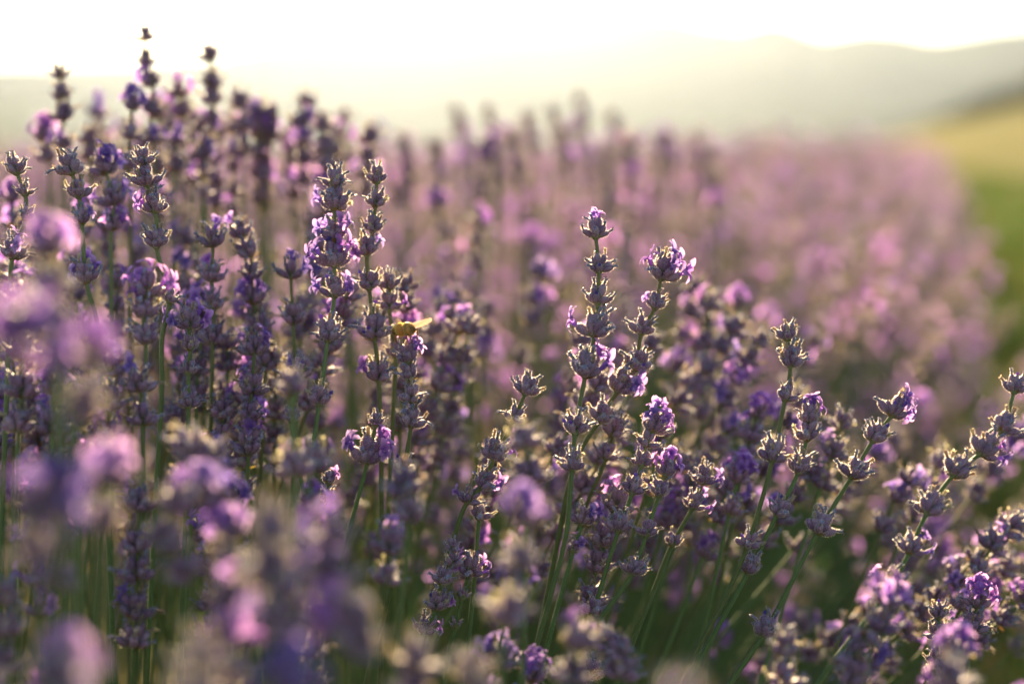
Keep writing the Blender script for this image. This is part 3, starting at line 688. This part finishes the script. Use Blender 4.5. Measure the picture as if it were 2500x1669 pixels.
for k in range(17):                                                  # further heads crowding the front of the bush below the photograph's lower third
    x = rs_.uniform(-60, 760) if k < 14 else rs_.uniform(1150, 2300); y = rs_.uniform(1180, 1620) if k < 14 else rs_.uniform(1480, 1640); d = rs_.uniform(.50, .80)
    q = .92 / d; kk = [[D_, D_, S_][rs_.integers(3)], [D_, B_, D_, S_][rs_.integers(4)], [D_, S_][rs_.integers(2)]]
    soft(f'soft front lavender head {["with grey buds only", "with a violet flower", "with pale pink petals", "with brown faded buds"][k % 4]} {["low on the mound side", "between green stems", "under the violet cluster", "at the foot of the bush", "beside the dark cluster", "near the magenta tuft", "beside the cream stack"][k % 7]}',
         [(x, y, kk[0]), (x - 4, y + 60 * q, kk[1]), (x - 8, y + 125 * q, kk[2])], [(x - 12, y + 260 * q), (x - 14, y + 420 * q)], d, group=FG)

# ------------------------------------------------------------------ the rest of the row
rf = np.random.default_rng(77)
bushes = []
for k in range(-5, 1):
    for y in np.arange(-1.2, 62, 0.42):
        cx = ROW_T * y + ROW_X0 + k * ROW_SP + rf.normal(scale=.05); cy_ = y + rf.normal(scale=.06)
        if cy_ > 1 and (cx < -.30 * cy_ - 1.2 or cx > .30 * cy_ + 1.0): continue
        if cy_ < 1.5 and k != 0: continue
        bushes.append((cx, cy_, k, rf.uniform(.93, 1.05)))
cand = []
for bx, by, k, hs in bushes:
    dist = math.hypot(bx, by)
    n = int(np.interp(dist, [0, 2, 4, 8, 14, 30, 60], [265, 260, 210, 115, 62, 34, 18]) * (1 if k == 0 else .7))
    for _ in range(n):
        th = math.acos(1 - rf.random() * (1 - math.cos(math.radians(52)))); ph = rf.uniform(0, 6.283)
        R = .66 * hs * (1 + rf.normal(scale=.065)) * (1 - .06 * (th / .9) ** 2)
        d = np.array([math.sin(th) * math.cos(ph) * 1.12, math.sin(th) * math.sin(ph), math.cos(th)])
        foot = np.array([bx + d[0] * .07, by + d[1] * .07, .02]); tip = np.array([bx, by, .02]) + R * d
        sx, sy, dd = project(tip)
        if dd < .12: 
            continue
        cand.append((dd, sx, sy, foot, tip, k))
print('candidates', len(cand))
keep = []
for c in cand:
    dd, sx, sy, foot, tip, k = c
    mar = 90
    infr = -250 < sx < 2750 and -200 < sy
    if dd < .985 and infr and dd > 0: continue                       # the camera's clear view, filled from the photograph above
    if dd < .985 and abs(tip[0]) < .3 * dd + .06: continue
    if 1.0 <= dd < 2.2:                                              # keep the skyline of the near mound as in the photograph
        lim = np.interp(sx, [0, 250, 600, 800, 1000, 1300, 1700, 2000, 2300, 2500], [365, 300, 288, 400, 640, 690, 760, 850, 1000, 1150])
        lim = lim - (dd - 1.0) * np.interp(sx, [0, 800, 1000, 1300, 1700, 2200], [50, 130, 220, 270, 330, 420])
        if sy < max(lim, 272): continue
    if dd > 2.0 and k == 0 and row_u(tip[0], tip[1]) > .48: continue
    if dd >= 2.2 and sy < 318 - 8 * rf.random(): continue
    keep.append(c)
keep.sort(key=lambda c: c[0])
near = [c for c in keep if c[0] >= .985 and -60 < c[1] < 2560 and c[2] < 1750]
BUDGET = 300 - N_STALK
chosen = set(id(c) for c in near[:BUDGET])
print('individual stalks', N_STALK, 'fill', min(BUDGET, len(near)), 'kept', len(keep))

def stalk_points(foot, tip, r, n):
    ax = tip - foot; L_ = np.linalg.norm(ax); ax = ax / L_
    side = np.cross(ax, r.normal(size=3)); side /= np.linalg.norm(side)
    bow = r.normal(scale=.018)
    ts = [0]; s = 0
    for i in range(n - 1):
        s += r.uniform(.011, .018) + (.012 * (i == n - 2) * r.random()); ts.append(s)
    f = lambda q: tip - ax * q + side * bow * math.sin(math.pi * min(1, q / L_))
    return [f(q) for q in ts], [f(ts[-1] + (L_ - ts[-1]) * u) for u in (.3, .65, 1.0)]

ANCHORS = []
for lab, wh, tail, d0, d1 in H: ANCHORS.append((np.mean([w[0] for w in wh]), np.mean([w[1] for w in wh]), ANCHOR_NAMES[len(ANCHORS)]))
NUM = {3: 'three', 4: 'four', 5: 'five', 6: 'six', 7: 'seven'}
def back_label(sx, sy, dd, foot, tip, kinds):
    a = min(ANCHORS, key=lambda q: (q[0] - sx) ** 2 + (q[1] - sy - 120) ** 2)[2]
    lean = math.degrees(math.atan2(math.hypot(*(tip - foot)[:2]), (tip - foot)[2]))
    lw = 'upright' if lean < 14 else 'tilted' if lean < 32 else 'low leaning'
    op = [i for i, q in enumerate(kinds) if q != 'dry']; n = len(kinds)
    if not op: fw = 'all faded'
    elif 'bloom' in kinds:
        k = kinds.index('bloom'); fw = 'full bloom at ' + ('its tip' if k == 0 else 'its foot' if k == n - 1 else 'mid height')
    else: fw = 'few flowers ' + ('at its tip' if op[0] == 0 else 'low down' if op[0] >= n - 2 else 'midway')
    far = 'close behind' if dd < 1.25 else 'behind' if dd < 1.7 else 'well behind'
    return f'{lw} {NUM[n]}-tiered lavender, {fw}, {far} the {a} stalk'
LEFT = 'crowded lavender stalks on the left shoulder of the mound'
rl = np.random.default_rng(64)
for k in range(38):
    x = rl.uniform(-20, 760) if k < 30 else rl.uniform(1100, 1750)
    y = (np.interp(x, [0, 250, 500, 760], [420, 440, 480, 640]) + rl.uniform(0, 1) ** 1.2 * 520) if k < 30 else rl.uniform(1000, 1350)
    d = rl.uniform(.955, 1.10) if k % 4 else rl.uniform(.80, .87)
    if d < .9: y += 230
    n = int(rl.integers(3, 6)); q = .92 / d; lean = np.interp(x, [0, 300, 800, 1750], [0, .02, .10, .35]) + rl.normal(scale=.03); pp = []; yy_ = y
    for i in range(n): pp.append((x - lean * (yy_ - y) + rl.normal(scale=2), yy_)); yy_ += q * rl.uniform(52, 92)
    kinds = [['dry', 'dry', 'some', 'some', 'some', 'bloom'][rl.integers(6)] for _ in range(n)]
    pp += [(x - lean * (yy_ + h_ - y), yy_ + h_) for h_ in (60, 260)]
    pts = [at(a * S, b * S, d) for a, b in pp]
    soft3d(back_label(x * S, y * S, d, pts[-1], pts[0], kinds).replace('close behind', 'crowding beside' if d > .9 else 'in front of'), pts, kinds, LEFT, size=rl.uniform(.92, 1.08))
for k in range(44):                                                  # the mass of tips along the crest of the mound
    if k < 24: x = rl.uniform(190, 850); y = np.interp(x, [190, 500, 850], [262, 248, 320]) + rl.uniform(0, 95); d = rl.uniform(1.14, 1.5)
    else: x = rl.uniform(830, 1700); y = np.interp(x, [830, 1300, 1700], [312, 292, 335]) + rl.uniform(0, 55); d = rl.uniform(1.5, 2.3)
    n = int(rl.integers(4, 6)); q = .92 / d; pp = []; yy_ = y; lean = rl.normal(scale=.05)
    for i in range(n): pp.append((x - lean * (yy_ - y), yy_)); yy_ += q * rl.uniform(48, 80)
    kinds = [['dry', 'dry', 'some', 'some', 'bloom'][rl.integers(5)] for _ in range(n)]
    pp += [(x - lean * (yy_ + h_ - y), yy_ + h_) for h_ in (60, 200)]
    pts = [at(a * S, b * S, d) for a, b in pp]
    soft3d(back_label(x * S, y * S, d, pts[-1], pts[0], kinds).replace('close behind', 'behind').replace('well behind', 'behind').replace('behind', 'cresting behind'), pts, kinds, 'lavender tips along the crest of the mound', size=rl.uniform(.9, 1.1))
BUDGET = 300 - N_STALK; chosen = set(id(c) for c in near[:BUDGET])
TONES = [('dry', .66), ('some', .23), ('bloom', .11)]
def tone(r):
    u = r.random(); return 'dry' if u < .60 else 'some' if u < .88 else 'bloom'
BACKLAB0 = {(0, 0): 'faded lavender stalk within the mound behind the sharp stalks', (0, 1): 'lavender stalk with open lilac flowers within the mound behind the sharp stalks'}
field = Geo(); rt = np.random.default_rng(88); cnt = [0, 0, 0]
for c in keep:
    dd, sx, sy, foot, tip, k = c
    if id(c) in chosen:
        n = int(rt.integers(4, 7)); pts, low = stalk_points(foot, tip, rt, n); kinds = [tone(rt) for _ in range(n)]
        fl = any(q == 'bloom' for q in kinds) or kinds.count('some') > 1
        soft3d(back_label(sx, sy, dd, foot, tip, kinds), pts, kinds, 'lavender stalks within the mound', size=rt.uniform(.92, 1.1), foot=low, seg=5)
        continue
    lev = 0 if dd < 3.0 else 1 if dd < 8.0 else 2
    cnt[lev] += 1
    pool = (POOL2, POOL3, POOL4)[lev]; n = (5, 4, 3)[lev]
    pts, low = stalk_points(foot, tip, rt, n)
    tint = rt.uniform(.8, 1.2) * np.array([rt.uniform(.9, 1.1), 1, rt.uniform(.9, 1.1)])
    sz = (1.0, 1.12, 1.55)[lev] * rt.uniform(.9, 1.12)
    for i in range(n):
        p = pool[tone(rt)]; up = (pts[i - 1] - pts[i]) if i else (pts[0] - pts[1])
        field.addp(p[rt.integers(len(p))], frame_from_z(up, rt.uniform(0, 6.28)) * sz, pts[i], tint)
    P_ = np.array(([pts[0]] + [pts[-1]] + low)[::-1]); zz = np.clip((P_[:, 2] - .35) / .3, 0, 1)[:, None]
    tube(P_, np.linspace(.0011, .0007, len(P_)) * (1, 1.4, 2.4)[lev], 4 if lev == 0 else 3, STEM_LO * (1 - zz) + STEM_HI * zz, STE, field, cap=False)
# narrow grey-green leaves and flowerless shoots filling the bushes
nl = 0
for bx, by, k, hs in bushes:
    dist = math.hypot(bx, by)
    n = int(np.interp(dist, [0, 3, 8, 20, 60], [520, 460, 170, 60, 26]) * (1 if k == 0 else .6)); wmul = np.interp(dist, [0, 3, 8, 20, 60], [1, 1, 1.8, 3.5, 6])
    th = np.arccos(1 - rf.random(n) * (1 - math.cos(1.15))); ph = rf.uniform(0, 6.283, n)
    d = np.stack([np.sin(th) * np.cos(ph) * 1.1, np.sin(th) * np.sin(ph), np.cos(th)], 1)
    st = np.array([bx, by, .02]) + d * rf.uniform(.05, .30, (n, 1)); L_ = rf.uniform(.06, .17, (n, 1))
    d2 = d + rf.normal(scale=.28, size=(n, 3)); d2 /= np.linalg.norm(d2, axis=1)[:, None]
    s = np.cross(d2, rf.normal(size=(n, 3))); s /= np.linalg.norm(s, axis=1)[:, None]; w = rf.uniform(.0013, .0022, (n, 1)) * wmul
    mid = st + d2 * L_ * .5; en = st + d2 * L_ + d * L_ * .15
    V = np.stack([st - s * w * .5, st + s * w * .5, mid - s * w, mid + s * w, en], 1).reshape(-1, 3)
    f = np.concatenate([np.arange(n)[:, None] * 5 + np.array(t) for t in ((0, 1, 3), (0, 3, 2), (2, 3, 4))])
    cc = np.repeat(np.array([.085, .13, .045]) * rf.uniform(.7, 1.35, (n, 1)), 5, 0)
    field.add(V, f, cc, LEA); nl += n
pk = field.pack(); print('field tris', len(pk[1]), 'levels', cnt, 'leaves', nl)
tag(link('lavender_field', to_mesh('lavender_field', pk, MATS, False)), 'mass of lavender stalks and grey-green leaves filling the rows', 'lavender field', kind='stuff')

# ------------------------------------------------------------------ grass between the rows
g = Geo(); rg = np.random.default_rng(91)
n = 70000
yy = rg.uniform(.12, 1, n) ** 2 * 45; uu = .42 + rg.uniform(0, 1, n) ** 1.3 * 2.4
xx = ROW_T * yy + ROW_X0 + uu * math.sqrt(1 + ROW_T ** 2) + rg.normal(scale=.05, size=n)
patch = np.sin(yy * 1.3) * np.sin(xx * 2.1 + yy * .4)
h = rg.uniform(.05, .20, n) * (1 + .6 * patch); wv = .0022 * (1 + yy / 7)
base = np.stack([xx, yy, np.full(n, -.02)], 1); an = rg.uniform(0, 6.28, n)
s = np.stack([np.cos(an), np.sin(an), 0 * an], 1) * wv[:, None]; ln = rg.normal(scale=.3, size=(n, 2))
mid = base + np.stack([ln[:, 0] * h * .25, ln[:, 1] * h * .25, h * .55], 1); en = base + np.stack([ln[:, 0] * h, ln[:, 1] * h, h], 1)
V = np.stack([base - s, base + s, mid - s * .7, mid + s * .7, en], 1).reshape(-1, 3)
f = np.concatenate([np.arange(n)[:, None] * 5 + np.array(t) for t in ((0, 1, 3), (0, 3, 2), (2, 3, 4))])
clump = (.5 + .5 * np.sin(xx * 5.3 + 1.7 * np.sin(yy * 1.9)) * np.sin(yy * 2.6 + 1.3 * np.sin(xx * 3.7)))[:, None]      # drier and lusher tufts
dryp = .12 + .5 * clump
cc = np.where(rg.random((n, 1)) < dryp, np.array([[.20, .15, .06]]), np.array([[.075, .15, .024]])) * rg.uniform(.6, 1.3, (n, 1))
g.add(V, f, np.repeat(cc, 5, 0), LEA)
tag(link('grass', to_mesh('grass', g.pack(), MATS, False)), 'green grass strip growing beside the lavender row', 'grass', kind='stuff')

for k, (pts, lab) in enumerate([([(-300, 700, .38), (-110, 420, .40), (20, 270, .41), (90, 205, .42)], 'pale tall grass blade arching over the mound edge')]):
    P_ = np.array([at(x * S, y * S, d) for x, y, d in pts]); P_ = catmull(np.vstack([[P_[0] + np.array([-.02, .02, -P_[0][2] + .05])], P_]), 5); n = len(P_); g = Geo()
    w = (.0016 * np.sin(np.linspace(.5, 1, n) * math.pi) + .00008)[:, None] * np.array([[.8, .6, 0]])
    V = np.stack([P_ - w, P_ + np.array([0, .0006, -.0003]), P_ + w], 1).reshape(-1, 3); f = []
    for i in range(n - 1):
        for j in (0, 1): a_ = i * 3 + j; f += [(a_, a_ + 1, a_ + 4), (a_, a_ + 4, a_ + 3)]
    g.add(V, f, np.array([.34, .36, .20]), LEA)
    tag(link('grass_blade', to_mesh('grass_blade', g.pack(), MATS)), lab, 'grass blade')

# ------------------------------------------------------------------ the bee
def bee():
    rb = np.random.default_rng(9)
    M_BEE = tissue('bee_body', .38, .45, sheen=.5, val_var=.12, spec=.5, noise=1500)
    M_FUZZ = tissue('bee_fuzz', .5, .8, val_var=.05)
    M_EYE = tissue('bee_eye', 0, .25, spec=.6, val_var=.05)
    m, t, out = new_mat('bee_wing'); N = t.nodes.new
    tb = N('ShaderNodeBsdfTransparent'); tb.inputs[0].default_value = (1, .95, .88, 1)
    tl = N('ShaderNodeBsdfTranslucent'); tl.inputs[0].default_value = (.78, .54, .40, 1)
    gl = N('ShaderNodeBsdfGlossy'); gl.inputs['Roughness'].default_value = .35; gl.inputs[0].default_value = (.9, .8, .7, 1)
    m1 = N('ShaderNodeMixShader'); m1.inputs[0].default_value = .30; m2 = N('ShaderNodeMixShader'); m2.inputs[0].default_value = .12
    t.links.new(tb.outputs[0], m1.inputs[1]); t.links.new(tl.outputs[0], m1.inputs[2]); t.links.new(m1.outputs[0], m2.inputs[1]); t.links.new(gl.outputs[0], m2.inputs[2]); t.links.new(m2.outputs[0], out.inputs[0])
    BM = [M_BEE, M_FUZZ, M_EYE, m]
    d = .9185
    root = link('bee', None); org = at(990, 806, d); root.location = org
    tag(root, 'golden brown bee with spread wings perched on a lavender tip', 'bee')
    px = .00019
    def loc(x, y, dep=0.0):                       # photo pixel -> bee space, dep metres toward the camera
        return at(x, y, d - dep) - org
    # spine from head to tail
    H0, T0 = loc(958, 808, -.0020), loc(1013, 800, .0052)
    ax = (T0 - H0); Lb = np.linalg.norm(ax); ax /= Lb
    up = UPV - ax * (UPV @ ax); up /= np.linalg.norm(up); sd = np.cross(up, ax)
    prof = [(-.05, .02), (0, .35), (.06, .95), (.12, 1.25), (.17, 1.15), (.205, .72), (.235, .85), (.29, 1.45), (.37, 1.72), (.45, 1.55), (.495, .98), (.52, .95), (.57, 1.45), (.66, 1.78), (.76, 1.72), (.86, 1.35), (.95, .75), (1.02, .22), (1.04, .02)]
    ts = np.linspace(-.05, 1.04, 46); rr = np.interp(ts, [a for a, b in prof], [b for a, b in prof]) * .00190
    for _ in range(2): rr[1:-1] = .25 * rr[:-2] + .5 * rr[1:-1] + .25 * rr[2:]
    seg = 18; V = []; C = []
    gold, brown, dark = np.array([.66, .36, .09]), np.array([.13, .06, .02]), np.array([.035, .02, .012])
    for t_, r_ in zip(ts, rr):
        ctr = H0 + ax * Lb * t_ - up * .0007 * (max(0, t_ - .5) * 2) ** 2 - up * .0006 * max(0, .2 - t_) * 5
        for k in range(seg):
            a_ = k * 6.2832 / seg; dv = sd * math.cos(a_) * 1.05 + up * math.sin(a_) * .95
            V.append(ctr + dv * r_)
            if t_ < .2: c = dark * .5 + gold * .25
            elif t_ < .5: c = gold * .75 + brown * .2
            else:
                band = .5 + .5 * math.cos((t_ - .5) * 2 * math.pi * 6.0)
                band = .25 + .45 * band; c = gold * band + brown * (1 - band)
                if t_ > .9: c = brown
            C.append(c)
    f = []
    for i in range(len(ts) - 1):
        for k in range(seg):
            a_, b_ = i * seg + k, i * seg + (k + 1) % seg; f += [(a_, b_, b_ + seg), (a_, b_ + seg, a_ + seg)]
    g = Geo(); g.add(V, f, np.array(C), 0)
    link('body', to_mesh('body', g.pack(), BM), root)
    g = Geo(); n = 3200; t_ = np.concatenate([rb.uniform(.22, .5, 1900), rb.uniform(.05, .2, 400), rb.uniform(.52, 1.0, 900)]); a_ = rb.uniform(0, 6.28, n)
    Nn = sd * np.cos(a_)[:, None] * 1.05 + up * np.sin(a_)[:, None] * .95
    Pp = H0 + ax * Lb * t_[:, None] + Nn * np.interp(t_, ts, rr)[:, None] - up * .0007 * (np.clip(t_ - .5, 0, 1)[:, None] * 2) ** 2
    hair_tris(g, Pp, Nn, .00075, .00005, np.array([.85, .56, .20]), rb, 1)
    link('fuzz', to_mesh('fuzz', g.pack(), BM), root)
    for s_ in (-1, 1):                            # eyes
        g = Geo(); ctr = H0 + ax * Lb * .09 + sd * s_ * .00125 - up * .0004; vv = []; ff = []
        for i in range(7):
            for k in range(10):
                a1, a2 = -1.5708 + i * math.pi / 6, k * .6283
                vv.append(ctr + sd * .0006 * math.cos(a1) * math.cos(a2) + ax * .0007 * math.cos(a1) * math.sin(a2) + up * .0011 * math.sin(a1))
        for i in range(6):
            for k in range(10):
                p_, q_ = i * 10 + k, i * 10 + (k + 1) % 10; ff += [(p_, q_, q_ + 10), (p_, q_ + 10, p_ + 10)]
        g.add(vv, ff, dark, 2); link('eye', to_mesh('eye', g.pack(), BM), root)
        g = Geo(); b0 = H0 + ax * Lb * -.01 + sd * s_ * .0004
        tube([b0, b0 - ax * .0012 + up * .0006 + sd * s_ * .0005, b0 - ax * .0026 - up * .0012 + sd * s_ * .0011], [.00013, .00012, .00012], 6, dark, 0, g)
        link('antenna', to_mesh('antenna', g.pack(), BM), root)
    def wing(root_p, tip_p, width, bulge):        # veined wing blade
        g = Geo(); vx = tip_p - root_p; L_ = np.linalg.norm(vx); vx /= L_
        nrm = np.cross(vx, bulge); nrm /= np.linalg.norm(nrm); bl = np.cross(nrm, vx)
        nu, nv = 12, 4; V = []; C = []
        for i in range(nu + 1):
            u = i / nu; wd_ = width * (.10 + .9 * math.sin(math.pi * min(1, .06 + .80 * u ** .8)) ** .7) * (1 if u < .97 else .5)
            for j in range(nv + 1):
                v = j / nv; V.append(root_p + vx * L_ * u + bl * wd_ * (v - .25) + nrm * (.00022 * math.sin(j * 2.2 + i * .6)))
        f = []
        for i in range(nu):
            for j in range(nv):
                p_ = i * (nv + 1) + j; f += [(p_, p_ + 1, p_ + nv + 2), (p_, p_ + nv + 2, p_ + nv + 1)]
        g.add(V, f, np.array([.8, .6, .4]), 3)
        o = link('wing', to_mesh('wing', g.pack(), BM), root)
        gv = Geo()
        for v0, v1 in ((.0, .0), (.35, .25), (.45, .6), (.6, .95)):
            pp = [root_p + vx * L_ * u + bl * width * ((v0 + (v1 - v0) * u) - .25) * (.25 + .75 * math.sin(math.pi * min(1, .06 + .8 * u ** .8)) ** .7) + nrm * .00012 for u in np.linspace(0, .9, 8)]
            tube(pp, .00006, 4, np.array([.22, .11, .05]), 0, gv)
        link('vein', to_mesh('vein', gv.pack(), BM), o)
    thor = H0 + ax * Lb * .36
    rl, rr_ = thor + up * .0019 - sd * .0004, thor + up * .0019 + sd * .0006 + ax * .001
    wing(loc(972, 797, .0005), loc(957, 772, -.0055), .0036, RGT)
    wing(loc(1003, 792, .003), loc(1054, 777, .0045), .0030, -UPV + FWD * .3)
    wing(loc(976, 796, .0003), loc(966, 776, -.0045), .0024, RGT)
    wing(loc(1003, 794, .003), loc(1042, 785, .0056), .0022, -UPV + FWD * .3)
    # six legs: hip, knee, ankle, foot
    legs = [[(1006, 812, .0045), (1020, 803, .007), (1018, 820, .0072), (1021, 836, .0060)],
            [(1000, 816, .003), (1003, 812, .006), (1002, 828, .0062), (1006, 838, .0052)],
            [(988, 817, .002), (990, 814, .005), (994, 828, .0048), (996, 840, .0040)],
            [(975, 818, 0), (966, 820, .003), (968, 832, .0030), (970, 840, .0020)],
            [(980, 818, -.001), (979, 822, -.004), (978, 832, -.0035), (977, 840, -.0020)],
            [(966, 816, -.002), (963, 822, -.003), (965, 834, -.0028), (964, 840, -.0015)]]
    for lg in legs:
        g = Geo(); pp = catmull([loc(*q) for q in lg], 4); nn = len(pp)
        tube(pp, np.interp(np.linspace(0, 1, nn), [0, .3, .6, 1], [.00034, .00046, .00038, .00016]), 7, brown * .7 + gold * .45, 0, g)
        link('leg', to_mesh('leg', g.pack(), BM), root)
bee()

# ------------------------------------------------------------------ hazy evening air over the whole valley
hm, t, out = new_mat('haze'); pv = t.nodes.new('ShaderNodeVolumePrincipled')
pv.inputs['Color'].default_value = (.63, .75, 1.0, 1); pv.inputs['Density'].default_value = HAZE_DENSITY; pv.inputs['Anisotropy'].default_value = HAZE_G
t.links.new(pv.outputs[0], out.inputs['Volume'])
x0, x1, y0, y1, z0, z1 = -4200, 4200, -1000, 4200, -4, 230
me = bpy.data.meshes.new('haze')
me.from_pydata([(x, y, z) for z in (z0, z1) for y in (y0, y1) for x in (x0, x1)], [], [(0, 2, 3, 1), (4, 5, 7, 6), (0, 1, 5, 4), (2, 6, 7, 3), (0, 4, 6, 2), (1, 3, 7, 5)])
me.materials.append(hm); me.update()
tag(link('haze', me), 'pale golden evening haze filling the valley', 'haze', kind='stuff')
print('objects', len(bpy.data.objects), 'stalks', N_STALK)
